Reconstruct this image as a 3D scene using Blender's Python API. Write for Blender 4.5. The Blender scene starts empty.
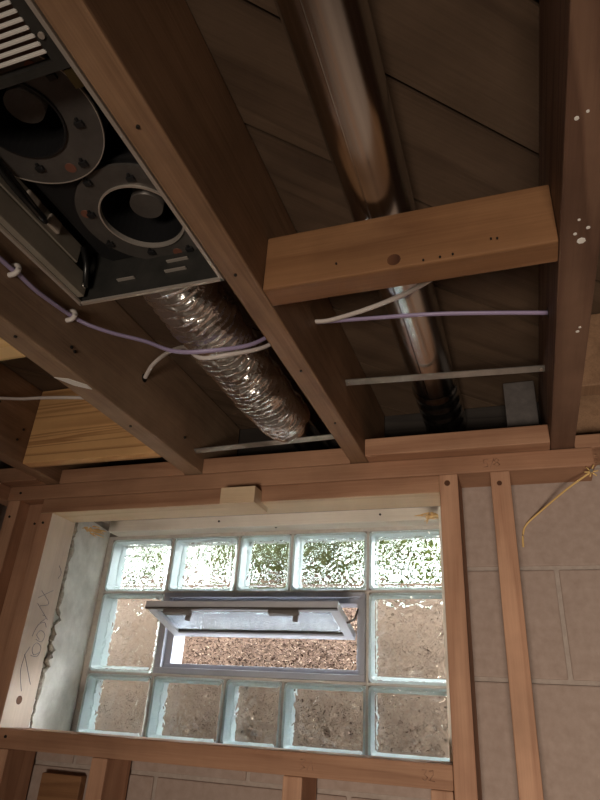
import bpy, bmesh, math, random
from mathutils import Vector, Matrix
random.seed(7)
S = bpy.context.scene
COL = S.collection

# ---------------------------------------------------------------- camera
cd = bpy.data.cameras.new('camera'); cam = bpy.data.objects.new('camera', cd); COL.objects.link(cam)
cd.sensor_fit = 'VERTICAL'; cd.sensor_height = 24.0; cd.lens = 616.872 * 24.0 / 800.0
cd.clip_start = 0.01; cd.clip_end = 200
right = (0.945408, 0.320777, 0.057505); down = (-0.099377, 0.451821, -0.886556); fwd = (-0.310368, 0.832442, 0.459033)
M4 = Matrix([[right[i], -down[i], -fwd[i], (1.1140, -1.5058, 0.0548)[i]] for i in range(3)] + [[0, 0, 0, 1]])
cam.matrix_world = M4
S.camera = cam

# ---------------------------------------------------------------- sky, exposure
W = bpy.data.worlds.new('sky'); S.world = W; W.use_nodes = True
bg = W.node_tree.nodes['Background']
bg.inputs['Color'].default_value = (0.95, 0.98, 1.0, 1); bg.inputs['Strength'].default_value = 27.0
VS = S.view_settings
VS.view_transform = 'Standard'; VS.look = 'None'; VS.exposure = 0.48; VS.gamma = 1.0; VS.use_curve_mapping = False
S.cycles.use_denoising = True
S.cycles.max_bounces = 16; S.cycles.transmission_bounces = 16; S.cycles.diffuse_bounces = 6; S.cycles.glossy_bounces = 6
S.cycles.caustics_refractive = True; S.cycles.caustics_reflective = True
ADDED_LAMP_W = 6.5

# ---------------------------------------------------------------- helpers
class MB:
    def __init__(s): s.v = []; s.f = []; s.sm = []
    def add(s, vs, fs, smooth=False):
        o = len(s.v); s.v += [tuple(p) for p in vs]; s.f += [tuple(i + o for i in f) for f in fs]; s.sm += [smooth] * len(fs)
        return s
    def box(s, x0, x1, y0, y1, z0, z1, bev=0.0, jit=0.0):
        if bev <= 0:
            v = [(x, y, z) for z in (z0, z1) for y in (y0, y1) for x in (x0, x1)]
            s.add(v, [(0, 2, 3, 1), (4, 5, 7, 6), (0, 1, 5, 4), (2, 6, 7, 3), (0, 4, 6, 2), (1, 3, 7, 5)])
        else:
            bm = bmesh.new(); bmesh.ops.create_cube(bm, size=1)
            for q in bm.verts:
                q.co = Vector(((x0 + x1) / 2 + q.co.x * (x1 - x0), (y0 + y1) / 2 + q.co.y * (y1 - y0), (z0 + z1) / 2 + q.co.z * (z1 - z0)))
            bmesh.ops.bevel(bm, geom=list(bm.edges), offset=bev, segments=2, affect='EDGES', profile=0.6)
            bm.verts.index_update()
            s.add([q.co[:] for q in bm.verts], [[q.index for q in f.verts] for f in bm.faces]); bm.free()
        return s
    def tube(s, pts, r, n=10, caps=True, flat=1.0, up=(0, 0, 1), radii=None):
        P = [Vector(p) for p in pts]; o = len(s.v); N = len(P)
        for i, p in enumerate(P):
            t = (P[min(i + 1, N - 1)] - P[max(i - 1, 0)]).normalized()
            u = Vector(up)
            if abs(t.dot(u)) > .98: u = Vector((1, 0, 0))
            a = t.cross(u).normalized(); b = a.cross(t)
            rr = radii[i] if radii else r
            for k in range(n):
                c = 2 * math.pi * k / n
                s.v.append((p + a * (math.cos(c) * rr) + b * (math.sin(c) * rr * flat))[:])
        for i in range(N - 1):
            for k in range(n):
                s.f.append((o + i * n + k, o + i * n + (k + 1) % n, o + (i + 1) * n + (k + 1) % n, o + (i + 1) * n + k)); s.sm.append(True)
        if caps:
            s.f.append(tuple(o + k for k in reversed(range(n)))); s.sm.append(False)
            s.f.append(tuple(o + (N - 1) * n + k for k in range(n))); s.sm.append(False)
        return s
    def disc(s, c, ax, r, h, n=14):
        c = Vector(c); ax = Vector(ax).normalized()
        return s.tube([c, c + ax * h], r, n=n)
    def ring(s, c, r0, r1, z0, z1, n=40):     # annulus around a vertical axis
        v = []; f = []
        for k in range(n):
            a = 2 * math.pi * k / n; ca, sa = math.cos(a), math.sin(a)
            v += [(c[0] + r * ca, c[1] + r * sa, z) for r, z in ((r0, z0), (r1, z0), (r1, z1), (r0, z1))]
        for k in range(n):
            a = 4 * k; b = 4 * ((k + 1) % n)
            for j in range(4):
                f.append((a + j, a + (j + 1) % 4, b + (j + 1) % 4, b + j))
        s.add(v, f); return s
    def prism(s, poly, z0, z1):
        n = len(poly)
        v = [(x, y, z0) for x, y in poly] + [(x, y, z1) for x, y in poly]
        f = [tuple(reversed(range(n))), tuple(range(n, 2 * n))] + [(i, (i + 1) % n, n + (i + 1) % n, n + i) for i in range(n)]
        return s.add(v, f)
    def mapped(s, fn):
        s.v = [tuple(fn(*p)) for p in s.v]; return s

def smooth_path(pts, k=8):
    P = [Vector(p) for p in pts]; out = []
    for i in range(len(P) - 1):
        p0 = P[max(i - 1, 0)]; p1 = P[i]; p2 = P[i + 1]; p3 = P[min(i + 2, len(P) - 1)]
        for j in range(k):
            t = j / k
            out.append(0.5 * ((2 * p1) + (p2 - p0) * t + (2 * p0 - 5 * p1 + 4 * p2 - p3) * t * t + (3 * p1 - p0 - 3 * p2 + p3) * t ** 3))
    out.append(P[-1]); return out

ORG = {}
def tag(o, label=None, cat=None, group=None, kind=None):
    if label: o['label'] = label
    if cat: o['category'] = cat
    if group: o['group'] = group
    if kind: o['kind'] = kind
    return o
def mesh_of(name, mb, mat, org, fix=True):
    me = bpy.data.meshes.new(name)
    me.from_pydata([(x - org[0], y - org[1], z - org[2]) for x, y, z in mb.v], [], mb.f)
    for p, sm in zip(me.polygons, mb.sm): p.use_smooth = sm
    if fix:
        bm = bmesh.new(); bm.from_mesh(me); bmesh.ops.recalc_face_normals(bm, faces=bm.faces); bm.to_mesh(me); bm.free()
    me.materials.append(mat); me.update(); return me
def obj(name, mb, mat, parent=None, org=None):
    """one mesh object; coordinates in mb are the place's own; children share the origin of their thing"""
    if parent is not None: org = ORG[parent.name]
    elif org is None:
        xs, ys, zs = zip(*mb.v); org = ((min(xs) + max(xs)) / 2, (min(ys) + max(ys)) / 2, min(zs))
    o = bpy.data.objects.new(name, mesh_of(name, mb, mat, org)); COL.objects.link(o)
    if parent is not None: o.parent = parent
    else: o.location = org
    ORG[o.name] = org
    return o
def thing(name, loc, label=None, cat=None, group=None, kind=None):
    o = bpy.data.objects.new(name, None); COL.objects.link(o); o.location = loc; o.empty_display_size = .05
    ORG[o.name] = tuple(loc); return tag(o, label, cat, group, kind)

# ---------------------------------------------------------------- materials
def new_mat(name):
    m = bpy.data.materials.new(name); m.use_nodes = True
    nt = m.node_tree; return m, nt, nt.nodes, nt.links, nt.nodes['Principled BSDF']
def math_node(nd, lk, op, a, b):
    n = nd.new('ShaderNodeMath'); n.operation = op
    for i, q in enumerate((a, b)):
        if q is None: continue
        if isinstance(q, (int, float)): n.inputs[i].default_value = q
        else: lk.new(q, n.inputs[i])
    return n.outputs[0]
def ramp(nd, lk, fac, stops):
    r = nd.new('ShaderNodeValToRGB'); e = r.color_ramp.elements
    while len(e) < len(stops): e.new(0.5)
    for i, (p, c) in enumerate(stops): e[i].position = p; e[i].color = (*c, 1)
    lk.new(fac, r.inputs[0]); return r.outputs[0]
def wood(name, dark, light, axis, rings=9.0, cross=14.0, along=0.9, rough=.62, bump=.25, stain=.35, ringmix=.55):
    """sawn lumber: growth bands and fibres running along the given axis"""
    m, nt, nd, lk, bs = new_mat(name)
    tc = nd.new('ShaderNodeTexCoord'); oi = nd.new('ShaderNodeObjectInfo')
    off = nd.new('ShaderNodeVectorMath'); off.operation = 'SCALE'; off.inputs[0].default_value = (13.1, 7.7, 5.3); lk.new(oi.outputs['Random'], off.inputs['Scale'])
    ad = nd.new('ShaderNodeVectorMath'); ad.operation = 'ADD'; lk.new(tc.outputs['Object'], ad.inputs[0]); lk.new(off.outputs[0], ad.inputs[1])
    def mapped(c, a):
        mp = nd.new('ShaderNodeMapping'); sc = [c, c, c]; sc['xyz'.index(axis)] = a
        mp.inputs['Scale'].default_value = sc; lk.new(ad.outputs[0], mp.inputs[0]); return mp.outputs[0]
    def noise(vec, sc, det, rg=.55, dist=0):
        n = nd.new('ShaderNodeTexNoise'); n.inputs['Scale'].default_value = sc; n.inputs['Detail'].default_value = det; n.inputs['Roughness'].default_value = rg; n.inputs['Distortion'].default_value = dist
        lk.new(vec, n.inputs['Vector']); return n.outputs['Fac']
    big = noise(mapped(cross, along), 1.0, 2, .4, .3)
    band = math_node(nd, lk, 'FRACT', math_node(nd, lk, 'MULTIPLY', big, rings), None)
    bandc = ramp(nd, lk, band, [(0, (0.12,) * 3), (.55, (.95,) * 3), (.86, (1.0,) * 3), (1, (0.12,) * 3)])
    fib = noise(mapped(330, 9), 1.0, 3, .6)
    blot = noise(ad.outputs[0], 7.0, 4, .6)
    f = math_node(nd, lk, 'ADD', math_node(nd, lk, 'MULTIPLY', bandc, ringmix), math_node(nd, lk, 'MULTIPLY', fib, 1.0 - ringmix))
    col = ramp(nd, lk, f, [(0.05, dark), (0.8, light)])
    mx = nd.new('ShaderNodeMix'); mx.data_type = 'RGBA'; mx.blend_type = 'MULTIPLY'; mx.inputs[0].default_value = stain
    lk.new(col, mx.inputs[6]); lk.new(ramp(nd, lk, blot, [(.25, (.35, .33, .3)), (.65, (1.1, 1.08, 1.05))]), mx.inputs[7])
    lk.new(mx.outputs[2], bs.inputs['Base Color']); bs.inputs['Roughness'].default_value = rough
    bs.inputs['Specular IOR Level'].default_value = .25
    bp = nd.new('ShaderNodeBump'); bp.inputs['Strength'].default_value = bump; bp.inputs['Distance'].default_value = .0015
    lk.new(f, bp.inputs['Height']); lk.new(bp.outputs[0], bs.inputs['Normal'])
    return m
def speckled(name, c0, c1, scale=40, rough=.85, bump=.3, dist=.003, detail=6, metal=0, spec=.3):
    m, nt, nd, lk, bs = new_mat(name)
    tc = nd.new('ShaderNodeTexCoord')
    n = nd.new('ShaderNodeTexNoise'); n.inputs['Scale'].default_value = scale; n.inputs['Detail'].default_value = detail; n.inputs['Roughness'].default_value = .62
    lk.new(tc.outputs['Object'], n.inputs['Vector'])
    lk.new(ramp(nd, lk, n.outputs['Fac'], [(.3, c0), (.7, c1)]), bs.inputs['Base Color'])
    bs.inputs['Roughness'].default_value = rough; bs.inputs['Metallic'].default_value = metal; bs.inputs['Specular IOR Level'].default_value = spec
    if bump:
        bp = nd.new('ShaderNodeBump'); bp.inputs['Strength'].default_value = bump; bp.inputs['Distance'].default_value = dist
        lk.new(n.outputs['Fac'], bp.inputs['Height']); lk.new(bp.outputs[0], bs.inputs['Normal'])
    return m
def plain(name, c, rough=.5, metal=0, spec=.5):
    m, nt, nd, lk, bs = new_mat(name); bs.inputs['Base Color'].default_value = (*c, 1); bs.inputs['Roughness'].default_value = rough
    bs.inputs['Metallic'].default_value = metal; bs.inputs['Specular IOR Level'].default_value = spec; return m

FR_D, FR_L = (.33, .165, .10), (.56, .33, .215)
frame_x = wood('framing_lumber_x', (.25, .12, .07), (.44, .25, .155), 'x', rings=5, cross=10, ringmix=.4)
frame_y = wood('framing_lumber_y', FR_D, FR_L, 'y', rings=5, cross=10, ringmix=.4)
frame_z = wood('framing_lumber_z', FR_D, FR_L, 'z', rings=5, cross=10, ringmix=.4)
pale_lit_x = wood('pale_and_lit_tone_pine_x', (.50, .34, .21), (.72, .56, .38), 'x', rings=4, cross=9, ringmix=.35, stain=.2)  # scrap block's own pale pine; on the header it paints in window light
white_x = wood('whitened_pine', (.62, .56, .48), (.82, .77, .69), 'x', rings=4, cross=9, ringmix=.35, stain=.2)
lit_jamb_z = wood('lit_tone_pine_z', (.64, .52, .42), (.82, .70, .58), 'z', rings=4, cross=9, ringmix=.35, stain=.25)  # jamb lumber lightened to paint in the window light
joist_y = wood('aged_joist', (.15, .082, .046), (.33, .20, .12), 'y', rings=5, cross=16, ringmix=.22, stain=.5, bump=.12)
joist_grey = wood('aged_grey_joist', (.21, .135, .088), (.43, .295, .195), 'y', rings=5, cross=16, ringmix=.22, stain=.5, bump=.12)
joist_red = wood('aged_red_joist', (.085, .042, .028), (.195, .112, .074), 'y', rings=8, cross=14, ringmix=.6, stain=.45)
block_x = wood('fir_blocking', (.155, .068, .030), (.29, .15, .072), 'x', rings=6, cross=10, ringmix=.4, stain=.35)
ply_x = wood('striped_fir', (.33, .155, .06), (.68, .40, .18), 'x', rings=10, cross=22, along=.5, ringmix=.75, stain=.25)
yellow_x = wood('yellow_pine', (.58, .34, .12), (.85, .6, .3), 'x', rings=7, cross=16, ringmix=.6, stain=.2)
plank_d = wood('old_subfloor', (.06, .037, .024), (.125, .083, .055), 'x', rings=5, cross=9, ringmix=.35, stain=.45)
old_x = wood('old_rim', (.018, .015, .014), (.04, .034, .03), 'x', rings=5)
cmu = speckled('painted_concrete_block', (.32, .245, .208), (.40, .315, .272), 55, .9, .35, .002)
mortar_grey = speckled('mortar', (.33, .275, .24), (.43, .365, .325), 60, .95, .4, .002)
cement = speckled('parged_cement', (.60, .575, .51), (.90, .875, .81), 14, .85, .5, .004, 8)
concrete = speckled('concrete_floor', (.50, .46, .41), (.60, .56, .50), 6, .8, .1)
rough_mortar = speckled('rough_mortar', (.30, .27, .21), (.62, .57, .48), 90, .95, 1.0, .006)
dark_steel = speckled('dark_housing_steel', (.045, .045, .042), (.075, .072, .066), 30, .38, .05, .001, 4, .5)
grey_steel = speckled('grey_blower_steel', (.085, .076, .07), (.13, .118, .108), 25, .42, .05, .001, 4, .4)
black_paint = plain('black_paint', (.012, .012, .013), .45)
edge_steel = plain('bare_edge_steel', (.62, .56, .50), .35, .6)
alu = plain('aluminium_blade', (.80, .77, .73), .35, .15)
cover_grey = speckled('wiring_cover_steel', (.22, .195, .16), (.29, .26, .215), 20, .45, .05, .001, 4, .15)
socket_grey = speckled('socket_plastic', (.28, .24, .20), (.40, .34, .29), 40, .6, .1)
yellow_label = plain('yellow_sticker', (.26, .21, .085), .6)
copper_pad = plain('copper_pad', (.22, .09, .06), .5, .3)
black_cable = plain('black_cable', (.012, .012, .012), .3)
purple_cable = plain('purple_cable_jacket', (.34, .28, .44), .38)
white_cable = plain('white_cable_jacket', (.62, .56, .53), .38)
staple_m = plain('white_staple', (.78, .72, .68), .5)
strip_m = speckled('galvanised_strip', (.36, .35, .33), (.52, .50, .47), 40, .4, .05, .001, 4, .75)
iron = plain('dark_nail', (.02, .018, .016), .5, .5)
bright_nail = plain('bright_nail', (.7, .66, .6), .3, .9)
vinyl = speckled('grey_vinyl', (.31, .325, .37), (.36, .375, .42), 8, .35, .0)
vinyl_dark = plain('dark_latch', (.07, .06, .055), .45)
latch_grey = plain('latch_grey', (.17, .155, .145), .45)
pencil = plain('pencil_lead', (.20, .17, .20), .6)
straw = plain('straw_yellow_tie', (.68, .46, .18), .6)
knot_m = wood('dark_knot', (.05, .02, .012), (.14, .06, .03), 'z', rings=8)
white_chip = plain('white_plaster_chip', (.8, .78, .74), .8)

# galvanised pipe
galv, nt, nd, lk, bs = new_mat('galvanised_pipe')
tc = nd.new('ShaderNodeTexCoord'); mp = nd.new('ShaderNodeMapping'); mp.inputs['Scale'].default_value = (90, 2.0, 90); lk.new(tc.outputs['Object'], mp.inputs[0])
n = nd.new('ShaderNodeTexNoise'); n.inputs['Scale'].default_value = 1; n.inputs['Detail'].default_value = 4; lk.new(mp.outputs[0], n.inputs['Vector'])
lk.new(ramp(nd, lk, n.outputs['Fac'], [(.3, (.46, .45, .43)), (.7, (.66, .65, .62))]), bs.inputs['Base Color'])
lk.new(ramp(nd, lk, n.outputs['Fac'], [(.3, (.16,) * 3), (.7, (.27,) * 3)]), bs.inputs['Roughness']); bs.inputs['Metallic'].default_value = 1
# crinkled foil
foil, nt, nd, lk, bs = new_mat('crinkled_foil')
bs.inputs['Base Color'].default_value = (.95, .94, .92, 1); bs.inputs['Metallic'].default_value = 1; bs.inputs['Roughness'].default_value = .21
tc = nd.new('ShaderNodeTexCoord'); n = nd.new('ShaderNodeTexNoise'); n.inputs['Scale'].default_value = 75; n.inputs['Detail'].default_value = 3; n.inputs['Distortion'].default_value = .8
lk.new(tc.outputs['Object'], n.inputs['Vector']); bp = nd.new('ShaderNodeBump'); bp.inputs['Strength'].default_value = .45; bp.inputs['Distance'].default_value = .005
lk.new(n.outputs['Fac'], bp.inputs['Height']); lk.new(bp.outputs[0], bs.inputs['Normal'])
# glass
def glass_mat(name, tint, scale, strength, dist, rough=0.0):
    m, nt, nd, lk, bs = new_mat(name); nd.remove(bs)
    g = nd.new('ShaderNodeBsdfGlass'); g.inputs['Color'].default_value = (*tint, 1); g.inputs['IOR'].default_value = 1.46; g.inputs['Roughness'].default_value = rough
    tc = nd.new('ShaderNodeTexCoord'); oi = nd.new('ShaderNodeObjectInfo')
    ad = nd.new('ShaderNodeVectorMath'); ad.operation = 'ADD'; lk.new(tc.outputs['Object'], ad.inputs[0]); lk.new(oi.outputs['Random'], ad.inputs[1])
    n = nd.new('ShaderNodeTexNoise'); n.inputs['Scale'].default_value = scale; n.inputs['Detail'].default_value = .6; n.inputs['Distortion'].default_value = 1.6
    lk.new(ad.outputs[0], n.inputs['Vector'])
    bp = nd.new('ShaderNodeBump'); bp.inputs['Strength'].default_value = strength; bp.inputs['Distance'].default_value = dist
    lk.new(n.outputs['Fac'], bp.inputs['Height']); lk.new(bp.outputs[0], g.inputs['Normal'])
    lk.new(g.outputs[0], nd['Material Output'].inputs['Surface']); return m
wavy = glass_mat('wavy_glass', (.97, .99, .985), 34, .34, .006)
wavy_back = glass_mat('wavy_glass_outer', (.97, .99, .985), 24, .62, .008)
clearish = glass_mat('clear_glass', (.97, .99, .99), 10, .0, .001)
obscure = glass_mat('obscure_glass', (.88, .92, .94), 160, .5, .003, .05)
rimglass, nt, nd, lk, bs = new_mat('pale_glass_wall')
bs.inputs['Base Color'].default_value = (.82, .89, .91, 1); bs.inputs['Roughness'].default_value = .12
tr = nd.new('ShaderNodeBsdfTranslucent'); tr.inputs['Color'].default_value = (.90, .96, .97, 1)
ms = nd.new('ShaderNodeMixShader'); ms.inputs[0].default_value = .35
lk.new(bs.outputs[0], ms.inputs[1]); lk.new(tr.outputs[0], ms.inputs[2]); lk.new(ms.outputs[0], nd['Material Output'].inputs['Surface'])
# mulch chips and leaves
mulch_m, nt, nd, lk, bs = new_mat('wood_mulch')
ge = nd.new('ShaderNodeNewGeometry')
lk.new(ramp(nd, lk, ge.outputs['Random Per Island'], [(0, (.018, .011, .0085)), (.45, (.058, .035, .026)), (.85, (.082, .056, .0425)), (1, (.19, .145, .105))]), bs.inputs['Base Color']); bs.inputs['Roughness'].default_value = .9; bs.inputs['Specular IOR Level'].default_value = .08
soil = speckled('brown_soil', (.014, .009, .0065), (.085, .057, .041), 260, .9, .3, spec=.0)
leaf_m, nt, nd, lk, bs = new_mat('green_leaf')
ge = nd.new('ShaderNodeNewGeometry')
c = ramp(nd, lk, ge.outputs['Random Per Island'], [(0, (.026, .038, .008)), (.6, (.062, .074, .018)), (1, (.11, .115, .04))])
lk.new(c, bs.inputs['Base Color']); bs.inputs['Roughness'].default_value = .7; bs.inputs['Specular IOR Level'].default_value = .0
tr = nd.new('ShaderNodeBsdfTranslucent'); lk.new(c, tr.inputs['Color']); ms = nd.new('ShaderNodeMixShader'); ms.inputs[0].default_value = .5
lk.new(bs.outputs[0], ms.inputs[1]); lk.new(tr.outputs[0], ms.inputs[2]); lk.new(ms.outputs[0], nd['Material Output'].inputs['Surface'])
stem_m = plain('brown_stem', (.012, .009, .006), .9, 0, 0)

# ---------------------------------------------------------------- the setting
JB, JT = .553, .748           # underside and top of the joists
FY = -.30                     # front of the stud wall
MY = -.205                    # front of the masonry
XL, XR, YB, ZF = -.26, 3.6, -4.6, -1.62
tag(obj('floor', MB().box(XL - .2, XR + .2, YB - .2, .1, ZF - .1, ZF), concrete), 'grey concrete basement floor', kind='structure')
painted = speckled('pale_painted_wall', (.50, .46, .41), (.56, .52, .47), 5, .9, .05)
tag(obj('wall_back', MB().box(XL - .2, XR + .2, YB - .2, YB, ZF, JT + .06), painted), 'plain basement wall behind the viewer', kind='structure')
tag(obj('wall_right', MB().box(XR, XR + .2, YB, .1, ZF, JT + .06), painted), 'plain basement wall far to the right', kind='structure')
tag(obj('wall_left', MB().box(XL - .2, XL, YB, .1, ZF, JT + .06), cmu), 'block wall at the left corner behind the studs', kind='structure')

# masonry wall round the window: mortar core plus single blocks
OX0, OX1, OZ0, OZ1 = -.017, .985, -.03, .53
def minus_opening(x0, x1, z0, z1, g=0.0):
    if x1 <= OX0 - g or x0 >= OX1 + g or z1 <= OZ0 - g or z0 >= OZ1 + g: return [(x0, x1, z0, z1)]
    out = []
    if x0 < OX0: out.append((x0, OX0, z0, z1))
    if x1 > OX1: out.append((OX1, x1, z0, z1))
    a, b = max(x0, OX0), min(x1, OX1)
    if z0 < OZ0: out.append((a, b, z0, OZ0))
    if z1 > OZ1: out.append((a, b, OZ1, z1))
    return [q for q in out if q[1] - q[0] > .02 and q[3] - q[2] > .02]
mb = MB()
for x0, x1, z0, z1 in ((XL, OX0, ZF, .55), (OX1, XR, ZF, .55), (OX0, OX1, ZF, OZ0), (OX0, OX1, OZ1, .55)): mb.box(x0, x1, MY + .0035, .10, z0, z1)
wf = tag(obj('wall_front', mb, mortar_grey, org=(.5, -.1, ZF)), 'painted concrete block wall round the glass block window', kind='structure')
cache = {}
zc = .344 + .203
course = 0
while zc > ZF + .05:
    z1 = min(zc - .004, .545); z0 = max(zc - .203 + .004, ZF)
    jx = 1.18 if course % 2 == 1 else .977
    x = jx - .406 * 4
    while x < XR - .05:
        a, b = max(x + .004, XL), min(x + .402, XR)
        for (xa, xb, za, zb) in minus_opening(a, b, z0, z1):
            if xb - xa < .02: continue
            key = (round(xb - xa, 3), round(zb - za, 3))
            if key not in cache:
                cache[key] = mesh_of('concrete_block', MB().box(0, xb - xa, 0, .08, 0, zb - za, .003), cmu, (0, 0, 0))
            o = bpy.data.objects.new('concrete_block', cache[key]); COL.objects.link(o); o.parent = wf
            g = ORG[wf.name]; o.location = (xa - g[0], MY - g[1], za - g[2])
        x += .406
    zc -= .203; course += 1

# subfloor: a sheet above, diagonal boards below
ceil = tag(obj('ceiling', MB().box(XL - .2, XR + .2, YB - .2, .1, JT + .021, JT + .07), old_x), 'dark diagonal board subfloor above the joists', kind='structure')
def clip(poly, fn):
    out = []
    for i in range(len(poly)):
        p, q = poly[i], poly[(i + 1) % len(poly)]; a, b = fn(p), fn(q)
        if a >= 0: out.append(p)
        if (a >= 0) != (b >= 0):
            t = a / (a - b); out.append((p[0] + (q[0] - p[0]) * t, p[1] + (q[1] - p[1]) * t))
    return out
c0 = -2.0505
pitch = .2085
k = -14
g = ORG[ceil.name]
while True:
    lo = c0 + pitch * k; hi = lo + pitch
    gap = random.choice((.003, .005, .007)) if k not in (0, -1) else .008
    lo_, hi_ = lo + gap / 2, hi - gap / 2
    if lo > 0.6: break
    rect = [(XL, -3.2), (2.4, -3.2), (2.4, .05), (XL, .05)]
    P = clip(clip(rect, lambda p: (p[1] - p[0]) - lo_), lambda p: hi_ - (p[1] - p[0]))
    if len(P) >= 3:
        cx = sum(p[0] for p in P) / len(P); cy = sum(p[1] for p in P) / len(P)
        # local frame turned 45 degrees so that the grain runs along the board
        ca = math.sqrt(.5); L = [((p[0] - cx) * ca + (p[1] - cy) * ca, -(p[0] - cx) * ca + (p[1] - cy) * ca) for p in P]
        dz = random.uniform(0, .0015)
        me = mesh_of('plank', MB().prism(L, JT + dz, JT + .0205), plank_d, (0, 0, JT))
        o = bpy.data.objects.new('plank', me); COL.objects.link(o); o.parent = ceil
        o.location = (cx - g[0], cy - g[1], JT - g[2]); o.rotation_euler = (0, 0, math.pi / 4)
    k += 1

# ---------------------------------------------------------------- joists and framing above the wall
def board(name, x0, x1, y0, y1, z0, z1, mat, label, cat, bev=.0025, group=None):
    return tag(obj(name, MB().box(x0, x1, y0, y1, z0, z1, bev), mat), label, cat, group)
def unlit_front(o, mat):  # plain lumber colour on the front; other faces keep the painted-in window light
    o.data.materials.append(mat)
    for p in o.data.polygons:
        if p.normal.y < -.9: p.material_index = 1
def nails(parent, spots, ax, r=.0035, mat=None, name='nail'):
    for s in spots: obj(name, MB().disc(s, ax, r, .0022, 10), mat or iron, parent)
J = {}
for key, x0, x1, mat, lab in (('a', -.016, .025, joist_y, 'dark old floor joist, leftmost, ending at the wall corner'),
                              ('b', .386, .431, joist_grey, 'grey-brown floor joist with purple cable stapled along its side'),
                              ('c', .790, .829, joist_y, 'long brown floor joist alongside the metal fan housing'),
                              ('d', 1.193, 1.237, joist_red, 'reddish-brown floor joist at the right edge with white paint spots'),
                              ('e', 1.600, 1.640, joist_y, 'floor joist beyond the reddish right joist, outside the frame')):
    J[key] = board('floor_joist', x0, x1, YB + .01, -.125, JB, JT - .0005, mat, lab, 'joist', .003, 'floor joists')
obj('torn_patch', MB().prism([(.388, -.775), (.405, -.742), (.428, -.722), (.429, -.738), (.41, -.765)], JB - .0012, JB + .001), white_chip, J['b'])
for s, r in (((1.203, -1.075, JB), .0022), ((1.212, -1.08, JB), .0015), ((1.216, -.905, JB), .0048), ((1.209, -.918, JB), .002), ((1.222, -.925, JB), .0022), ((1.212, -.94, JB), .0016), ((1.2215, -.715, JB), .0025), ((1.224, -.725, JB), .0018)):
    obj('paint_spot', MB().disc((s[0], s[1], s[2] + .001), (0, 0, -1), r, .0018, 7), white_chip, J['d'])
nails(J['b'], [(.4315, -.80, .592), (.4315, -.79, .589), (.4315, -.40, .60)], (1, 0, 0), .003)
nails(J['b'], [(.41, -.57, JB), (.415, -.9, JB)], (0, 0, -1), .0028)
nails(J['c'], [(.808, -1.18, JB), (.812, -.70, JB), (.808, -.95, JB), (.812, -.50, JB)], (0, 0, -1), .002)
nails(J['a'], [(.0255, -.47, .60), (.0255, -.46, .63), (.0255, -.55, .66)], (1, 0, 0), .003)
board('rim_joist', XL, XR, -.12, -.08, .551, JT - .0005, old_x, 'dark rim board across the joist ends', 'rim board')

tp = board('top_plate', -.127, 1.268, FY, FY + .089, .513, .551, frame_x, 'long pinkish top plate under the joist ends over the window', 'plate', .003)
nails(tp, [(-.088, FY, .532)], (0, -1, 0), .003)
mbs = MB()          # lumber stamp
def stroke(mb, pts, to3, r=.0007):
    mb.tube([to3(*p) for p in pts], r, 5)
for pts in ([(10, 12), (2, 12), (2, 7), (8, 6), (8, 1), (1, 0)], [(12, -1), (18, 13)], [(22, 7), (18, 10), (22, 13), (26, 10), (22, 7), (17, 3), (22, 0), (27, 3), (22, 7)]):
    stroke(mbs, pts, lambda a, b: (1.063 + a * .00125, FY - .0003, .523 + b * .0013))
obj('lumber_stamp', mbs, plain('stamp_ink', (.30, .17, .11), .7), tp)
# splintered right end of the plate
mb = MB()
for i in range(9):
    z = .517 + i * .0039; l = random.uniform(.003, .012)
    mb.add([(1.267, FY + .004, z), (1.267, FY + .03, z), (1.267, FY + .004, z + .004), (1.267 + l, FY + .008, z + .002)], [(0, 1, 3), (1, 2, 3), (2, 0, 3), (0, 2, 1)])
obj('splintered_end', mb, frame_x, tp)
hd = board('window_header', -.009, .976, FY, FY + .089, .475, .5125, pale_lit_x, 'flat wooden header under the top plate above the window opening', 'header', .003)
unlit_front(hd, frame_x)  # underside stays paler, window light put into its colour
# flat blocks on the plate between the joists
board('plate_block', -.25, -.0165, -.335, -.246, .5515, .590, frame_x, 'flat wooden block on the plate in the left corner bay', 'block')
board('plate_block', .0255, .3855, FY, -.215, .5515, .589, frame_x, 'flat wooden block on the plate left of the grey-brown joist', 'block')
board('plate_block', .4315, .7895, FY, -.215, .5515, .589, frame_x, 'flat wooden block on the plate below the foil duct end', 'block')
board('plate_block', .8295, 1.1925, -.335, -.246, .5515, .590, frame_x, 'flat wooden block on the plate below the galvanised pipe end', 'block')
board('plate_block', 1.2375, 1.5995, -.295, -.21, .5515, .580, frame_x, 'flat wooden block right of the reddish joist', 'block')
board('bay_end_board', 1.2375, 1.5995, -.200, -.165, .5515, .74, joist_y, 'upright board closing the bay right of the reddish joist', 'board')
# blocking boards between joists
bl = board('joist_blocking', .8295, 1.1925, -.911, -.873, JB, .642, block_x, 'orange-brown blocking board bridging the bay under the galvanised pipe', 'blocking')
kn = MB().disc((1.004, -.9105, .566), (0, -1, 0), .0085, .0012, 16); obj('knot', kn, knot_m, bl)
nails(bl, [(1.12, -.911, .572), (1.127, -.911, .571), (1.04, -.911, .557), (1.06, -.911, .5575), (1.075, -.911, .5585), (.93, -.911, .575)], (0, -1, 0), .0013)
board('joist_blocking', .0255, .3855, -.435, -.405, JB, JT - .001, ply_x, 'striped orange fir blocking board behind the thin white cable', 'blocking')
board('joist_blocking', .0255, .3855, -.880, -.842, JB, JT - .001, yellow_x, 'pale yellow blocking board at the left edge of the photo', 'blocking')
board('joist_blocking', 1.2375, 1.5995, -.46, -.42, .60, JT - .001, joist_y, 'dim blocking board right of the reddish joist', 'blocking')

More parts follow.
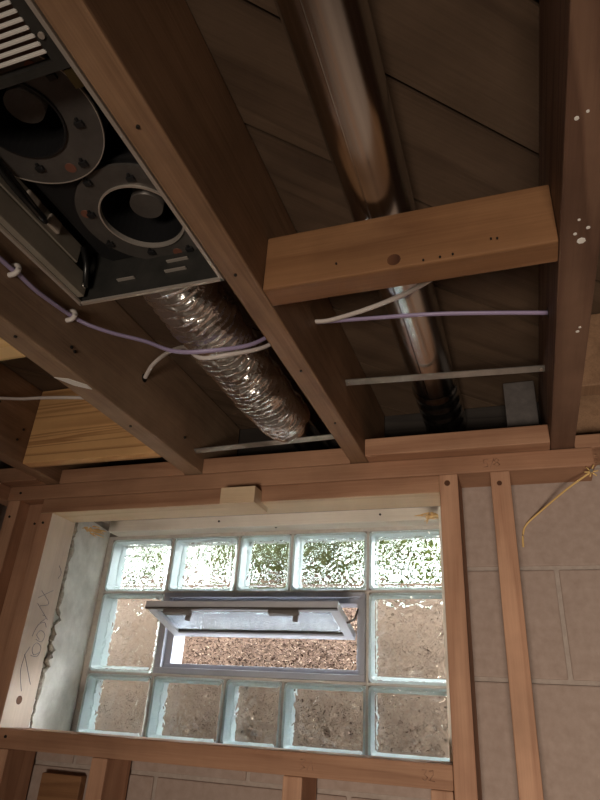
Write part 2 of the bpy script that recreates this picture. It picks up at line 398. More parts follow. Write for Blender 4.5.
# ---------------------------------------------------------------- stud wall
jm = board('jamb_stud', -.009, .029, FY, FY + .092, ZF + .04, .4748, lit_jamb_z, 'wooden window jamb stud toned as if window-lit, with pencil scribbles', 'stud')
unlit_front(jm, frame_z)
mbp = MB()
def jp(a, b): return (.0294, FY + .012 + a, b)       # a: towards the window, b: height
for pts in ([(.028, .075), (.010, .115), (.012, .150)], [(.012, .148), (.052, .090)], [(.010, .148), (.022, .168)], [(.030, .150), (.052, .150), (.058, .170), (.040, .178), (.030, .165), (.040, .152), (.058, .160)],
            [(.035, .185), (.055, .182), (.062, .198), (.045, .206), (.034, .195), (.046, .186)], [(.020, .190), (.030, .215), (.050, .225), (.060, .215)], [(.036, .222), (.052, .236), (.038, .240)],
            [(.012, .262), (.058, .232)], [(.015, .292), (.050, .268), (.022, .258)], [(.010, .275), (.055, .300)], [(.062, .33), (.068, .345), (.055, .36)]):
    stroke(mbp, smooth_path([jp(*p) for p in pts], 4), lambda x, y, z: (x, y, z), .0005)
obj('pencil_marks', mbp, pencil, jm)['kind'] = 'stuff'
obj('knot', MB().disc((.0285, FY + .040, .057), (1, 0, 0), .009, .0009, 16), knot_m, jm)
nails(jm, [(.008, FY - .0006, .45)], (0, -1, 0), .003)
sr = board('wall_stud', .976, 1.013, FY, FY + .089, ZF + .04, .5128, frame_z, 'wooden stud along the right side of the window', 'stud')
obj('knot', MB().disc((.992, FY + .0003, .494), (0, -1, 0), .006, .001, 12), knot_m, sr)
s2 = board('wall_stud', 1.076, 1.113, FY, FY + .089, ZF + .04, .5128, frame_z, 'wooden stud standing free against the bare block wall, second right of window', 'stud')
obj('knot', MB().disc((1.092, FY + .0003, .488), (0, -1, 0), .005, .001, 12), knot_m, s2)
s3 = board('wall_stud', -.121, -.083, FY, FY + .089, ZF + .04, .5128, frame_z, 'wooden stud in the left corner of the window wall', 'stud')
nails(s3, [(-.103, FY, .47)], (0, -1, 0), .003)
bb = board('backing_board', -.0828, -.0092, FY + .035, FY + .073, ZF + .04, .5128, frame_z, 'recessed brown board between corner stud and window jamb', 'board')
nails(bb, [(-.05, FY + .035, .46)], (0, -1, 0), .003)
board('side_top_plate', -.166, -.1275, YB + .01, FY + .089, .513, .551, frame_y, 'top plate of the left side wall meeting the corner', 'plate')
board('wall_stud', -.166, -.1275, -.46, -.422, ZF + .04, .5128, frame_z, 'wooden stud of the left side wall', 'stud')
board('sole_plate', -.127, 1.6, FY, FY + .089, ZF, ZF + .0395, frame_x, 'sole plate of the stud wall on the concrete floor', 'plate')
sp = board('window_sill_plate', .0295, .9755, FY, FY + .089, -.035, .003, frame_x, 'flat wooden sill plate below the glass block window', 'plate')
nails(sp, [(.052, FY, -.013)], (0, -1, 0), .003)
mbs = MB()
for pts in ([(0, 12), (6, 12), (2, 7), (7, 4), (3, 0), (0, 2)], [(9, 11), (14, 12), (14, 7), (9, 1), (16, 0)]): stroke(mbs, pts, lambda a, b: (.925 + a * .0013, FY - .0003, -.024 + b * .0013))
for pts in ([(0, 12), (7, 12), (1, 6), (6, 3), (0, 0)], [(9, 0), (14, 12), (17, 0)]): stroke(mbs, pts, lambda a, b: (.71 + a * .0014, FY - .0003, -.024 + b * .0013))
obj('lumber_stamp', mbs, bpy.data.materials['stamp_ink'], sp)['kind'] = 'stuff'
for x0, lab in ((.030, 'short cripple stud below the left end of the window sill'), (.274, 'short cripple stud below the sill, second from the left'), (.678, 'short cripple stud below the sill, third from the left'), (.938, 'short cripple stud below the right end of the sill')):
    board('cripple_stud', x0, x0 + .0365, FY, FY + .089, ZF + .04, -.0352, frame_z, lab, 'stud')
board('scrap_board', .104, .205, -.2245, -.2055, -.35, -.077, block_x, 'tan scrap board leaning on the block wall below the window', 'board')
# L-shaped scrap block on the header
mb = MB().add([(x, y, z) for x in (.508, .589) for y, z in ((-.340, .462), (-.262, .462), (-.262, .4745), (-.3012, .4745), (-.3012, .498), (-.340, .498))],
              [(5, 4, 3, 2, 1, 0), (6, 7, 8, 9, 10, 11)] + [(i, (i + 1) % 6, 6 + (i + 1) % 6, 6 + i) for i in range(6)])
tag(obj('scrap_block', mb, pale_lit_x), 'small pale notched block fixed under the window header', 'block')
# straw tie on a nail
t = thing('straw_tie', (1.258, FY - .004, .497), 'yellow cord hanging from the right end of the top plate', 'cord')
obj('cord', MB().tube(smooth_path([(1.258, FY - .004, .499), (1.215, -.275, .478), (1.165, -.225, .452), (1.135, -.209, .43), (1.126, -.207, .41), (1.124, -.207, .385)]), .002, 8, radii=None), straw, t)
mb = MB()
for a in range(6):
    q = a * 1.1; mb.tube([(1.258, FY - .004, .499), (1.258 + .012 * math.cos(q), FY - .008 - .004 * math.sin(q * 2), .499 + .012 * math.sin(q))], .0014, 5)
obj('frayed_knot', mb, straw, t); obj('nail', MB().disc((1.258, FY, .499), (0, -1, 0), .003, .012), bright_nail, t)

# ---------------------------------------------------------------- window: glass blocks
wn = thing('window_1', (.48, .04, -.015), 'glass block window in grey mortar', kind='structure')
BX = [(0, .197), (.203, .400), (.406, .552), (.558, .755), (.761, .958)]
BZ = [(-.013, .132), (.138, .337), (.343, .488)]
GY0, GY1 = 0.0, .08
def rounded(w, h, r, n=5):
    P = []
    for cx, cy, a0 in ((w - r, r, -90), (w - r, h - r, 0), (r, h - r, 90), (r, r, 180)):
        for i in range(n + 1):
            a = math.radians(a0 + 90 * i / n); P.append((cx + r * math.cos(a), cy + r * math.sin(a)))
    return P
def loft(mb, loops, close_first=True, close_last=True, smooth=False):
    n = len(loops[0]); o = len(mb.v)
    for L in loops: mb.v += L
    for i in range(len(loops) - 1):
        for k in range(n):
            mb.f.append((o + i * n + k, o + i * n + (k + 1) % n, o + (i + 1) * n + (k + 1) % n, o + (i + 1) * n + k)); mb.sm.append(smooth)
    if close_first: mb.f.append(tuple(o + k for k in reversed(range(n)))); mb.sm.append(False)
    if close_last: mb.f.append(tuple(o + (len(loops) - 1) * n + k for k in range(n))); mb.sm.append(False)
    return mb
def inset_loop(x0, z0, w, h, d, y, r=.012):
    return [(x0 + d + a, y, z0 + d + b) for a, b in rounded(w - 2 * d, h - 2 * d, max(r - d * .5, .003))]
def glass_block(x0, x1, z0, z1):
    w, h = x1 - x0, z1 - z0
    sh = MB()
    # hollow pale side wall, thickest at the fused middle seam
    loft(sh, [inset_loop(x0, z0, w, h, 0.0, GY0 + .006), inset_loop(x0, z0, w, h, 0.0, GY1 - .006), inset_loop(x0, z0, w, h, .006, GY1 - .006), inset_loop(x0, z0, w, h, .009, (GY0 + GY1) / 2 + .003),
              inset_loop(x0, z0, w, h, .011, (GY0 + GY1) / 2), inset_loop(x0, z0, w, h, .009, (GY0 + GY1) / 2 - .003), inset_loop(x0, z0, w, h, .006, GY0 + .006), inset_loop(x0, z0, w, h, 0.0, GY0 + .006)], False, False)
    b = obj('glass_block', sh, rimglass, wn)
    # room-side face with its stepped, rounded border
    fr = MB()
    loft(fr, [inset_loop(x0, z0, w, h, .0012, GY0 + .0055), inset_loop(x0, z0, w, h, .0015, GY0 + .003), inset_loop(x0, z0, w, h, .004, GY0), inset_loop(x0, z0, w, h, .009, GY0), inset_loop(x0, z0, w, h, .012, GY0 + .002),
              inset_loop(x0, z0, w, h, .016, GY0 + .002), inset_loop(x0, z0, w, h, .019, GY0 + .0008)], False, False, True)
    o = len(fr.v); L = inset_loop(x0, z0, w, h, .019, GY0 + .0008); fr.add(L, [tuple(range(len(L)))])
    L = inset_loop(x0, z0, w, h, .0012, GY0 + .0055); fr.add(L, [tuple(reversed(range(len(L))))])
    f = obj('front_face', fr, wavy, b)
    bmm = bmesh.new(); bmm.from_mesh(f.data); bmesh.ops.remove_doubles(bmm, verts=bmm.verts, dist=1e-5); bmesh.ops.recalc_face_normals(bmm, faces=bmm.faces); bmm.to_mesh(f.data); bmm.free()
    bk = MB(); loft(bk, [inset_loop(x0, z0, w, h, .0012, GY1 - .0055), inset_loop(x0, z0, w, h, .0012, GY1 - .001), inset_loop(x0, z0, w, h, .004, GY1)])
    obj('back_face', bk, wavy_back, b)
for i, (x0, x1) in enumerate(BX):
    for j, (z0, z1) in enumerate(BZ):
        if j == 1 and i in (1, 2, 3): continue
        glass_block(x0, x1, z0, z1)
mo = MB(); my0, my1 = .004, .076
mo.box(OX0, -.0002, my0, my1, OZ0, .497); mo.box(.9582, OX1, my0, my1, OZ0, .497)
mo.box(-.0002, .9582, my0, my1, OZ0, -.0132); mo.box(-.0002, .9582, my0, my1, .4882, .497)
mo.box(-.0002, .9582, my0, my1, .1322, .1378); mo.box(-.0002, .9582, my0, my1, .3372, .3428)
for i in range(4):
    for j in (0, 2): mo.box(BX[i][1] + .0002, BX[i + 1][0] - .0002, my0, my1, *BZ[j])
mo.box(.1972, .2028, my0, my1, *BZ[1]); mo.box(.7552, .7608, my0, my1, *BZ[1])
obj('mortar_joints', mo, speckled('window_mortar', (.46, .42, .38), (.58, .54, .49), 70, .95, .4, .002), wn)

# cement jamb, rough mortar bead, cement sill, nailing strip
def splay(x, y, z):
    if x < -.016 or x > .98: return (x, y, z)
    return (x, y, z)
def rough_slab(cols, rows, fn, back):
    mb = MB(); v = [fn(i / (cols - 1), j / (rows - 1)) for j in range(rows) for i in range(cols)]
    f = [(j * cols + i, j * cols + i + 1, (j + 1) * cols + i + 1, (j + 1) * cols + i) for j in range(rows - 1) for i in range(cols - 1)]
    mb.add(v, f, True); return mb
random.seed(3)
def jamb_fn(u, w):
    y = -.204 + .206 * u; x = .020 - .036 * u + random.uniform(-.0012, .0012)
    return (x, y, -.03 + .54 * w)
mb = rough_slab(14, 34, jamb_fn, 0)
mb.add([(-.016, .002, -.03), (-.016, .002, .51), (-.03, .002, .51), (-.03, .002, -.03), (.02, -.204, -.03), (.02, -.204, .51), (-.03, -.204, .51), (-.03, -.204, -.03)], [(0, 1, 2, 3), (4, 7, 6, 5), (1, 5, 6, 2), (0, 3, 7, 4), (2, 6, 7, 3)])
tj = tag(obj('trim_1', mb, cement), 'smooth grey cement window jamb on the left', kind='structure')
mb = MB()
pts = [Vector((.023, -.203 + .010 * random.random() + (.018 if .1 < z < .26 else 0) * random.random(), z)) for z in [i * .012 for i in range(41)]]
mb.tube(pts, .006, 7, radii=[random.uniform(.004, .0095) if p.z > .07 else .003 for p in pts])
obj('mortar_bead', mb, rough_mortar, tj)
mb = MB().box(.960, .986, -.204, .002, -.03, .51, .001)
tag(obj('trim_2', mb, cement), 'smooth grey cement window jamb on the right', kind='structure')
mb = rough_slab(60, 10, lambda u, w: (-.016 + 1.0 * u, -.205 + .208 * w, -.016 + random.uniform(-.0015, .0015)), 0)
mb.add([(-.016, -.205, -.032), (.984, -.205, -.032), (.984, -.205, -.016), (-.016, -.205, -.016)], [(0, 1, 2, 3)])
tag(obj('trim_3', mb, cement), 'rough cement sill inside the window opening', kind='structure')
ns = board('nailing_strip', .012, .958, -.045, .075, .4975, .5295, white_x, 'whitish wooden strip above the top row of glass blocks', 'strip', .002)
nails(ns, [(.36, -.045, .515), (.80, -.045, .515), (.52, -.03, .4975)], (0, -1, 0), .0028)
for cx, lab in ((.055, 'splintered wood chip at the top left window corner'), (.945, 'splintered wood chip at the top right window corner')):
    mb = MB()
    for i in range(22):
        x = cx + random.uniform(-.02, .02); y = -.2 + random.uniform(0, .05); z = .474 - random.uniform(0, .012)
        d = Vector((random.uniform(-.03, .03), random.uniform(.0, .04), random.uniform(-.006, .004)))
        mb.tube([(x, y, z), Vector((x, y, z)) + d * .5, Vector((x, y, z)) + d], .003, 5, flat=.6, radii=[.0032, .0028, .0006])
    tag(obj('wood_splinters', mb, yellow_x), lab, 'splinters')

# ---------------------------------------------------------------- hopper vent in the middle of the window
hv = thing('hopper_window', (.479, .03, .138), 'small grey vinyl hopper window tilted open among the glass blocks', 'window')
fx0, fx1, fz0, fz1 = .2035, .7545, .1385, .3365
mb = MB()
for (a, b, c, d) in ((fx0, fx1, fz0, fz0 + .014), (fx0, fx1, fz1 - .012, fz1), (fx0, fx0 + .018, fz0 + .014, fz1 - .012), (fx1 - .014, fx1, fz0 + .014, fz1 - .012)): mb.box(a, b, -.006, .078, c, d, .0015)
obj('frame', mb, vinyl, hv)
mb = MB()
for (a, b, c, d) in ((fx0 + .018, fx1 - .014, fz0 + .014, fz0 + .025), (fx0 + .018, fx1 - .014, fz1 - .024, fz1 - .012), (fx0 + .018, fx0 + .037, fz0 + .025, fz1 - .024), (fx1 - .023, fx1 - .014, fz0 + .025, fz1 - .024)): mb.box(a, b, .010, .070, c, d, .001)
obj('inner_stop', mb, vinyl, hv)
mb = MB().box(.30, .34, -.0085, -.0055, fz1 - .010, fz1 - .005).box(.55, .60, -.0085, -.0055, fz1 - .010, fz1 - .005)
obj('keeper', mb, vinyl, hv)
H = Vector((0, .004, .228)); U = Vector((0, -.164, .047)).normalized(); Nn = Vector((0, U.z, -U.y))
sl = .168
def sm(x, s_, t_): q = H + U * s_ + Nn * t_; return (x, q.y, q.z)
sx0, sx1 = .246, .730
mb = MB()
for (a, b, c, d) in ((sx0, sx1, 0, .020), (sx0, sx1, sl - .020, sl), (sx0, sx0 + .022, .020, sl - .020), (sx1 - .022, sx1, .020, sl - .020)): mb.box(a, b, c, d, 0, .016, .0015)
sash = obj('sash', mb.mapped(sm), speckled('pale_vinyl', (.52, .54, .59), (.58, .60, .65), 8, .35, .0), hv)
obj('glazing_bead', MB().box(sx0 + .022, sx1 - .022, .020, .026, .002, .012).box(sx0 + .022, sx1 - .022, sl - .026, sl - .020, .002, .012).mapped(sm), vinyl_dark, sash)
obj('pane', MB().box(sx0 + .021, sx1 - .021, .019, sl - .019, .006, .010).mapped(sm), obscure, sash)
obj('edge_gasket', MB().box(sx0 + .001, sx1 - .001, sl - .006, sl + .001, -.003, .0005).mapped(sm), vinyl_dark, sash)
for lx in (.33, .60):
    la = obj('latch', MB().box(lx - .036, lx + .036, sl - .022, sl - .007, -.010, 0, .002).mapped(sm), latch_grey, sash)
for lx in (.33, .60):
    obj('latch_hook', MB().box(lx + .022, lx + .034, sl - .026, sl - .018, -.022, -.008, .002).mapped(sm), latch_grey, sash)
for x in (sx0 - .003, sx1 + .003):
    obj('stay_arm', MB().tube([(x, .012, .300), (x, -.02, .272), (x, -.085, .2545)], .0025, 6), vinyl_dark, hv)

# ---------------------------------------------------------------- metal bath-fan housing
fan = thing('fan_housing', (.68, -1.28, JB), 'open dark metal ventilation fan housing between two joists', 'fan unit')
hx0, hx1, hy0, hy1, hz1 = .568, .788, -1.62, -.945, .735
mb = MB(); th = .0018
mb.box(hx0, hx0 + th, hy0, hy1, JB + .002, hz1).box(hx1 - th, hx1, hy0, hy1, JB + .002, hz1).box(hx0 + th, hx1 - th, hy1 - th, hy1, JB + .002, hz1).box(hx0 + th, hx1 - th, hy0, hy0 + th, JB + .002, hz1).box(hx0 + th, hx1 - th, hy0 + th, hy1 - th, hz1 - th, hz1)
hs = obj('housing', mb, dark_steel, fan)
mb = MB()
for (a, b, c, d) in ((hx0 - .002, hx0 + .0025, hy0, hy1 + .002), (hx1 - .0035, hx1 + .001, hy0, hy1 + .002), (hx0, hx1, hy1 - .0025, hy1 + .002), (hx0, hx1, hy0 - .002, hy0 + .0025)): mb.box(a, b, c, d, JB - .001, JB + .003)
obj('rim', mb, edge_steel, fan)
mb = MB(); pcx, pcy = .702, -1.020; rx0, rx1, ry0, ry1 = .597, hx1 - .003, -1.105, hy1 - .003; inn = []; out = []
for i in range(48):
    a = 2 * math.pi * i / 48; ca, sa = math.cos(a), math.sin(a); inn.append((pcx + .066 * ca, pcy + .066 * sa))
    t_ = min((rx1 - pcx) / ca if ca > 1e-6 else 9, (rx0 - pcx) / ca if ca < -1e-6 else 9, (ry1 - pcy) / sa if sa > 1e-6 else 9, (ry0 - pcy) / sa if sa < -1e-6 else 9)
    out.append((pcx + t_ * ca, pcy + t_ * sa))
loops = [[(x, y, .620) for x, y in inn], [(x, y, .620) for x, y in out], [(x, y, .624) for x, y in out], [(x, y, .624) for x, y in inn], [(x, y, .620) for x, y in inn]]
for L in loops: mb.v += L
for i in range(4):
    for k in range(48): mb.f.append((i * 48 + k, i * 48 + (k + 1) % 48, (i + 1) * 48 + (k + 1) % 48, (i + 1) * 48 + k)); mb.sm.append(False)
obj('mounting_plate', mb, black_paint, fan)
for n_, c, z, ro, ri, plate in (('far', (.702, -1.020), .612, .083, .053, grey_steel), ('near', (.657, -1.190), .604, .088, .048, grey_steel)):
    b = obj('blower', MB().ring(c, ri, ro, z, z + .004, 48), plate, fan)
    obj('inlet_ring', MB().ring(c, ri - .001, ri + .0012, z - .003, z + .004, 48), edge_steel if n_ == 'far' else black_paint, b)
    obj('scroll_case', MB().ring(c, ro - .006, ro - .003, z + .004, hz1 - .01, 40).ring(c, ri - .001, ri, z + .004, hz1 - .03, 40), black_paint, b)
    obj('scroll_top', MB().disc((c[0], c[1], hz1 - .012), (0, 0, 1), ro - .006, .002, 32), black_paint, b)
    obj('motor_hub', MB().disc((c[0] + .006, c[1] - .004, z + .013), (0, 0, 1), .021, .08, 28), grey_steel, b)
    if n_ == 'near': obj('bright_edge', MB().ring(c, ro - .0005, ro + .0006, z - .0006, z + .003, 64), edge_steel, b)
    for a in range(8):
        q = math.radians(20 + a * 45); rr = (ri + ro) / 2 + .008 * (1 if a % 2 else -.4)
        p = (c[0] + rr * math.cos(q), c[1] + rr * math.sin(q))
        obj('mounting_tab', MB().box(p[0] - .005, p[0] + .005, p[1] - .0035, p[1] + .0035, z - .004, z + .0002, .001).box(p[0] - .0015, p[0] + .0015, p[1] - .007, p[1] + .002, z - .0025, z), black_paint, b)
    for a in (200, 320, 80):
        q = math.radians(a); rr = (ri + ro) / 2 + .004
        obj('copper_pad', MB().disc((c[0] + rr * math.cos(q), c[1] + rr * math.sin(q), z + .0003), (0, 0, -1), .0065, .001, 16), copper_pad, b)
obj('sticker', MB().box(.741, .751, -1.224, -1.204, .6020, .6035), yellow_label, fan)
obj('sticker', MB().box(.628, .636, -.990, -.974, .6188, .6199), yellow_label, fan)
obj('sticker', MB().box(.652, .666, -.966, -.960, .6188, .6199), yellow_label, fan)
wc = obj('wiring_cover', MB().box(hx0 + th, .582, -1.60, -.985, .5925, .622, .001).box(hx0 + th, .580, -1.60, -.955, .557, .5905, .001), cover_grey, fan)
for y in (-1.085, -1.043): obj('socket', MB().box(.5815, .588, y - .011, y + .011, .600, .618, .003), socket_grey, wc)
mb = MB(); mb.tube(smooth_path([(.588, -1.06, .598), (.600, -1.072, .583), (.606, -1.10, .577), (.604, -1.14, .582), (.598, -1.2, .60)]), .0032, 8); mb.tube(smooth_path([(.588, -1.063, .600), (.598, -1.085, .590), (.602, -1.11, .589), (.600, -1.15, .597), (.595, -1.2, .61)]), .0032, 8)
obj('power_cord', mb, black_cable, fan)
obj('strap', MB().tube([(.584, -.985, .619), (.585, -.972, .600), (.583, -.960, .568)], .004, 8), black_cable, fan)
obj('ground_screw', MB().disc((.5815, -.962, .570), (1, 0, 0), .004, .002), bright_nail, fan)
for (a, b, z) in ((.625, .652, .580), (.700, .732, .580), (.700, .732, .597)): obj('slot_lip', MB().box(a, b, hy1 - .0065, hy1 - th, z, z + .0015), edge_steel, fan)
gr = obj('grille_frame', MB().box(.60, .783, -1.257, -1.249, .556, .566).box(.769, .783, -1.50, -1.257, .556, .572).box(.60, .606, -1.50, -1.257, .556, .566), dark_steel, fan)
for i in range(32):
    y = -1.268 - i * .0072
    obj('blade', MB().box(.604, .770, y - .0012, y + .0012, .5545, .5585, .0004), alu, gr)
obj('grille_back', MB().box(.604, .770, -1.50, -1.252, .585, .588), plain('heater_backing', (.10, .05, .035), .6, .2), gr)
obj('screw', MB().disc((.776, -1.281, .556), (0, 0, -1), .003, .002, 10), edge_steel, gr)

# ---------------------------------------------------------------- foil flexible duct
def flex_duct():
    random.seed(11)
    path = smooth_path([(.680, -.940, .622), (.677, -.88, .619), (.674, -.76, .617), (.672, -.62, .617), (.671, -.50, .618), (.671, -.42, .624), (.671, -.375, .632)], 60)
    # resample evenly
    acc = [0.0]
    for a, b in zip(path, path[1:]): acc.append(acc[-1] + (b - a).length)
    N = 460; n = 72; out = []; j = 0
    for i in range(N):
        d = acc[-1] * i / (N - 1)
        while j < len(acc) - 2 and acc[j + 1] < d: j += 1
        out.append(path[j].lerp(path[j + 1], (d - acc[j]) / max(1e-9, acc[j + 1] - acc[j])))
    wob = [[random.random() for _ in range(12)] for _ in range(64)]
    mb = MB(); v = []
    for i, p in enumerate(out):
        t = (out[min(i + 1, N - 1)] - out[max(i - 1, 0)]).normalized(); a = t.cross(Vector((0, 0, 1))).normalized(); b = a.cross(t)
        d = acc[-1] * i / (N - 1)
        for k in range(n):
            q = 2 * math.pi * k / n
            ph = d / .0155 + q / (2 * math.pi) + .20 * math.sin(3 * q + d * 31) + .13 * math.sin(7 * q - d * 83)
            fr = ph - math.floor(ph); ci = int(math.floor(ph)) % 64
            s1 = q / (2 * math.pi) * 12; i0 = int(s1) % 12; w = wob[ci][i0] * (1 - (s1 - int(s1))) + wob[ci][(i0 + 1) % 12] * (s1 - int(s1))
            rib = 1 - abs(2 * fr - 1)
            r = .0496 + .0056 * rib * (.55 + .8 * w) + .0005 * math.sin(11 * q + d * 300) + .0009 * math.sin(5 * q - d * 90)
            e = d / acc[-1]
            if e > .95: r *= 1 - .35 * ((e - .95) / .05) ** 1.5
            v.append((p + a * math.cos(q) * r + b * math.sin(q) * r)[:])
    f = [(i * n + k, i * n + (k + 1) % n, (i + 1) * n + (k + 1) % n, (i + 1) * n + k) for i in range(N - 1) for k in range(n)]
    mb.add(v, f, True); return mb
fd = thing('foil_duct', (.68, -.66, .56), 'crinkled silver foil flexible duct leaving the fan housing', 'duct')
obj('duct_hose', flex_duct(), foil, fd)
obj('outlet_pipe', MB().tube([(.671, -.39, .630), (.671, -.34, .637), (.671, -.125, .637)], .034, 32), galv, fd)
obj('inlet_collar', MB().tube([(.680, -.938, .6215), (.678, -.915, .620)], .0475, 32), galv, fd)

# ---------------------------------------------------------------- galvanised round pipe
gp = thing('galvanised_pipe', (.981, -2.3, .655), 'long shiny galvanised round duct pipe running above the blocking board', 'pipe')
PX, PZ, PR = .981, .700, .0445
obj('pipe_run', MB().tube([(PX, y, PZ) for y in [YB + .02, -3.2, -2.0, -1.2, -.9, -.6, -.36]], PR, 64, caps=False), galv, gp)
rad = []; ys = []
for i in range(36):
    y = -.36 + i * (.235 / 35); ys.append((PX, y, PZ)); m = (i % 7) / 7.0
    rad.append(PR + .0006 + (.003 if i % 7 in (3, 4) else (.0012 if i % 7 in (2, 5) else 0)))
obj('ribbed_end', MB().tube(ys, PR, 64, caps=False, radii=rad), galv, gp)
obj('lap_seam', MB().tube([(PX - .0100, y, PZ - .0436) for y in (YB + .05, -1.0, -.38)], .0011, 6), galv, gp)
# concrete pieces in the bay end
tag(obj('concrete_filler', MB().box(1.118, 1.182, -.246, -.212, .5905, .738, .003), speckled('dark_old_concrete', (.07, .062, .06), (.11, .098, .092), 50, .9, .3, .002)), 'grey block standing in the dark bay end beside the reddish joist', 'block')

# ---------------------------------------------------------------- metal strips, cables
def strip(p, q, lab):
    P, Q = Vector(p), Vector(q); d = (Q - P).normalized(); u = Vector((0, .93, -.36)); u = (u - d * u.dot(d)).normalized(); n_ = d.cross(u)
    L = (Q - P).length; mb = MB().box(0, L, -.0068, .0068, -.0011, .0011)
    mb.mapped(lambda a, b, c_: (P + d * a + u * b + n_ * c_)[:])
    t = tag(obj('metal_strip', mb, strip_m), lab, 'metal strip', 'thin metal strips between joists')
    for e, x in ((P, 1), (Q, -1)): obj('nail', MB().disc(e + d * (x * .006) - n_ * .001 - Vector((0, 0, .001)), (0, -.36, -.93), .003, .002, 8), bright_nail, t)
strip((.4315, -.345, .590), (.7895, -.362, .590), 'thin metal strip spanning the bay below the foil duct end')
strip((.8295, -.495, .640), (1.1925, -.453, .648), 'thin metal strip spanning the bay below the galvanised pipe')
def cable(name, pts, r, mat, lab, flat=.75, k=8):
    return tag(obj(name, MB().tube(smooth_path(pts, k), r, 10, flat=flat), mat), lab, 'cable')
pc = cable('purple_cable', [(.4385, -1.6, .650), (.4385, -1.2, .634), (.4385, -.978, .628), (.4385, -.959, .630), (.4385, -.914, .628), (.4385, -.87, .632), (.4385, -.826, .638), (.455, -.80, .634), (.50, -.787, .618), (.571, -.792, .588), (.640, -.803, .5515), (.700, -.793, .5505), (.755, -.762, .575), (.7905, -.715, .640)], .0043, purple_cable, 'purple cable stapled to the grey-brown joist and crossing under the foil duct')
wc2 = cable('white_cable', [(.4325, -.585, .651), (.46, -.607, .664), (.50, -.632, .667), (.565, -.693, .634), (.625, -.750, .593), (.67, -.776, .5515), (.72, -.776, .5505), (.765, -.738, .583), (.7905, -.692, .645)], .0044, white_cable, 'white cable curving out of a hole in the grey-brown joist')
for y, z in ((-.959, .630), (-.826, .638)):
    t = tag(obj('cable_staple', MB().tube(smooth_path([(.4315, y, z + .0085), (.442, y, z + .0075), (.4465, y, z), (.442, y, z - .0075), (.4315, y, z - .0085)], 6), .0042, 8), staple_m), 'white staple holding the purple cable, ' + ('nearer the fan housing opening' if y < -.9 else 'farther along below the housing corner'), 'staple', 'cable staples')
cable('white_cable', [(.8295, -.691, .651), (.86, -.698, .645), (.93, -.725, .637), (1.00, -.76, .631), (1.06, -.80, .628), (1.10, -.825, .612), (1.135, -.85, .61), (1.165, -.862, .618), (1.1925, -.864, .625)], .0045, white_cable, 'white cable rising from the long brown joist behind the blocking board')
cable('purple_cable', [(.8295, -.683, .655), (.92, -.690, .643), (1.02, -.690, .634), (1.11, -.678, .629), (1.1925, -.659, .628)], .0040, purple_cable, 'purple cable crossing the bay into a hole in the reddish joist')
cable('white_cable', [(.0255, -.60, .645), (.10, -.615, .627), (.18, -.635, .606), (.25, -.655, .590), (.32, -.672, .574), (.3855, -.684, .560)], .0042, white_cable, 'thin white cable sagging across the far left bay')
for c_, ax, jk in (((.431, -.585, .651), (1, 0, 0), 'b'), ((1.193, -.659, .628), (-1, 0, 0), 'd')):
    obj('drill_hole', MB().disc(c_, ax, .009, .0006, 16), iron, J[jk])

# ---------------------------------------------------------------- outdoors: mulch bank, shrubs
random.seed(5)
def bank_z(x, y):
    z = -.16 + .90 * (1 - math.exp(-max(0, y - .1) / .62))
    return z + .02 * math.sin(x * 3.1 + y * 2) + .012 * math.sin(x * 7.3 - y * 5)
cols, rows = 50, 40
v = []; f = []
for j in range(rows):
    y = .105 + 7 * (j / (rows - 1)) ** 2
    for i in range(cols): x = -4 + 9 * i / (cols - 1); v.append((x, y, bank_z(x, y)))
f = [(j * cols + i, j * cols + i + 1, (j + 1) * cols + i + 1, (j + 1) * cols + i) for j in range(rows - 1) for i in range(cols - 1)]
tag(obj('garden_bank', MB().add(v, f, True), soil), 'brown soil bank rising outside the window', kind='structure')
mb = MB()
for i in range(60000):
    y = .135 + 1.13 * random.random() ** 1.2; x = random.uniform(-1.2, .9); z = bank_z(x, y) + random.uniform(-.002, .012)
    l = random.uniform(.0018, .0055); w = random.uniform(.0012, .0028); h = random.uniform(.001, .002)
    R = Matrix.Rotation(random.uniform(0, 6.3), 3, 'Z') @ Matrix.Rotation(random.uniform(-.7, .7), 3, 'Y') @ Matrix.Rotation(random.uniform(-.7, 1.2), 3, 'X')
    c_ = Vector((x, y, z))
    vv = [(c_ + R @ Vector((a * l, b * w, k_ * h)))[:] for a, b, k_ in ((-1, -1, 0), (1, -.6, 0), (.8, 1, 0), (-.9, .7, 0), (0, 0, 1.6))]
    mb.add(vv, [(3, 2, 1, 0), (0, 1, 4), (1, 2, 4), (2, 3, 4), (3, 0, 4)])
for i in range(1500):
    y = .135 + 1.13 * random.random() ** 1.2; x = random.uniform(-1.2, .9); z = bank_z(x, y) + random.uniform(.003, .012)
    l = random.uniform(.008, .02); w = random.uniform(.001, .0018); a = random.uniform(0, 6.3); c_ = Vector((x, y, z)); R = Matrix.Rotation(a, 3, 'Z') @ Matrix.Rotation(random.uniform(-.5, .5), 3, 'Y')
    mb.add([(c_ + R @ Vector(q))[:] for q in ((-l, -w, 0), (l, -w, 0), (l, w, 0), (-l, w, 0), (0, 0, w * 2))], [(3, 2, 1, 0), (0, 1, 4), (1, 2, 4), (2, 3, 4), (3, 0, 4)])
me = mesh_of('bark_mulch', mb, mulch_m, (0, 1, 0), fix=False)
o = bpy.data.objects.new('bark_mulch', me); o.location = (0, 1, 0); COL.objects.link(o)
tag(o, 'loose brown bark mulch covering the bank outside the window', 'mulch', kind='stuff')
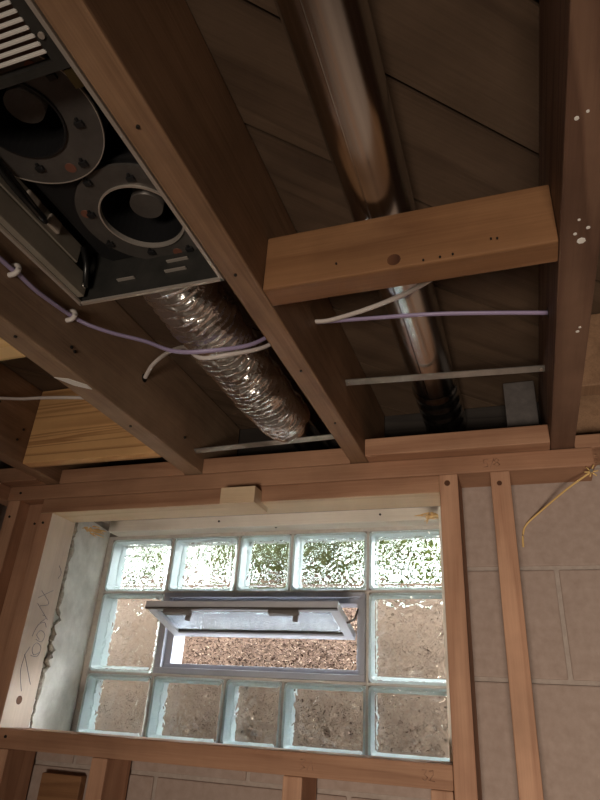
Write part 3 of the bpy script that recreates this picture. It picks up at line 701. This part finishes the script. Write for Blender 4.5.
def shrub(x, y, n, h, spread, lab, ls=.05):
    base = (x, y, bank_z(x, y) - .01)
    t = thing('leafy_shrub', base, lab, 'shrub', 'shrubs outside the window')
    st = MB(); lf = MB()
    for s_ in range(7):
        a = random.uniform(0, 6.28); rr = random.uniform(.2, 1) * spread
        tip = Vector((x + rr * math.cos(a), y + rr * math.sin(a), base[2] + h * random.uniform(.55, 1)))
        mid = Vector((x + rr * .35 * math.cos(a), y + rr * .35 * math.sin(a), base[2] + h * .45))
        path = smooth_path([base, mid, tip], 6); st.tube(path, .005, 5, radii=[.006 * (1 - i / len(path)) + .0015 for i in range(len(path))])
        for i in range(n // 7):
            a2 = random.uniform(0, 6.28); r2 = spread * math.sqrt(random.random()); zz = random.random()
            p = Vector((x + r2 * math.cos(a2), y + .6 * r2 * math.sin(a2), base[2] + .03 + h * zz))
            L = ls * random.uniform(.6, 1.3); R = Matrix.Rotation(random.uniform(0, 6.3), 3, 'Z') @ Matrix.Rotation(random.uniform(-.9, .6), 3, 'Y') @ Matrix.Rotation(random.uniform(-.6, .6), 3, 'X')
            q = [(0, 0, 0), (.35, .22, .05), (.7, .18, .04), (1, 0, -.05), (.7, -.18, .04), (.35, -.22, .05), (.5, 0, -.02)]
            lf.add([(p + R @ (Vector(w) * L))[:] for w in q], [(0, 1, 6), (1, 2, 6), (2, 3, 6), (3, 4, 6), (4, 5, 6), (5, 0, 6)])
    obj('stems', st, stem_m, t); fo = obj('foliage', lf, leaf_m, t); fo['kind'] = 'stuff'
shrub(-.66, 1.16, 2300, .50, .46, 'pale leafy shrub seen behind the top left glass blocks', .055)
shrub(.10, 1.12, 3200, .46, .36, 'dense green shrub seen behind the middle glass blocks', .06)
shrub(.66, 1.06, 420, .42, .26, 'broad-leaved green shrub seen behind the top right glass block', .10)

# ---------------------------------------------------------------- invented panel lamp, added out of view to light the framing wall
wx, wy, wz = 1.15, -3.4, -1.15
wl = thing('added_lamp', (wx, wy, ZF), 'added panel lamp on a tripod stand, out of view behind the viewer', 'lamp')
aim = (Vector((1.50, -.3, .0)) - Vector((wx, wy, wz))).normalized(); quat = aim.to_track_quat('-Z', 'Y')
def pm(a, b, c_): return (Vector((wx, wy, wz)) + quat @ Vector((a, b, c_)))[:]
obj('added_lamp_head', MB().box(-.36, .36, -.26, .26, .004, .05, .008).mapped(pm), plain('black_enamel', (.03, .03, .03), .4), wl)
added_panel_m, nt, nd, lk, bs = new_mat('added_lamp_panel'); bs.inputs['Emission Color'].default_value = (1, .85, .70, 1); bs.inputs['Emission Strength'].default_value = 4.0
obj('diffuser', MB().box(-.345, .345, -.245, .245, .0005, .0035).mapped(pm), added_panel_m, wl)
obj('pole', MB().tube([(wx, wy - .06, ZF + .25), (wx, wy - .06, wz - .03)], .012, 12), iron, wl)
for a in (90, 210, 330): obj('leg', MB().tube([(wx, wy - .06, ZF + .35), (wx + .3 * math.cos(math.radians(a)), wy - .06 + .3 * math.sin(math.radians(a)), ZF + .012)], .009, 8), iron, wl)
sd = bpy.data.lights.new('added_lamp_glow', 'AREA'); sd.shape = 'RECTANGLE'; sd.size = .69; sd.size_y = .49; sd.spread = math.radians(64); sd.energy = ADDED_LAMP_W; sd.color = (1, .85, .70)
so = bpy.data.objects.new('added_lamp_glow', sd); COL.objects.link(so); so.parent = wl; so.location = Vector(pm(0, 0, -.003)) - Vector((wx, wy, ZF)); so.rotation_euler = quat.to_euler()
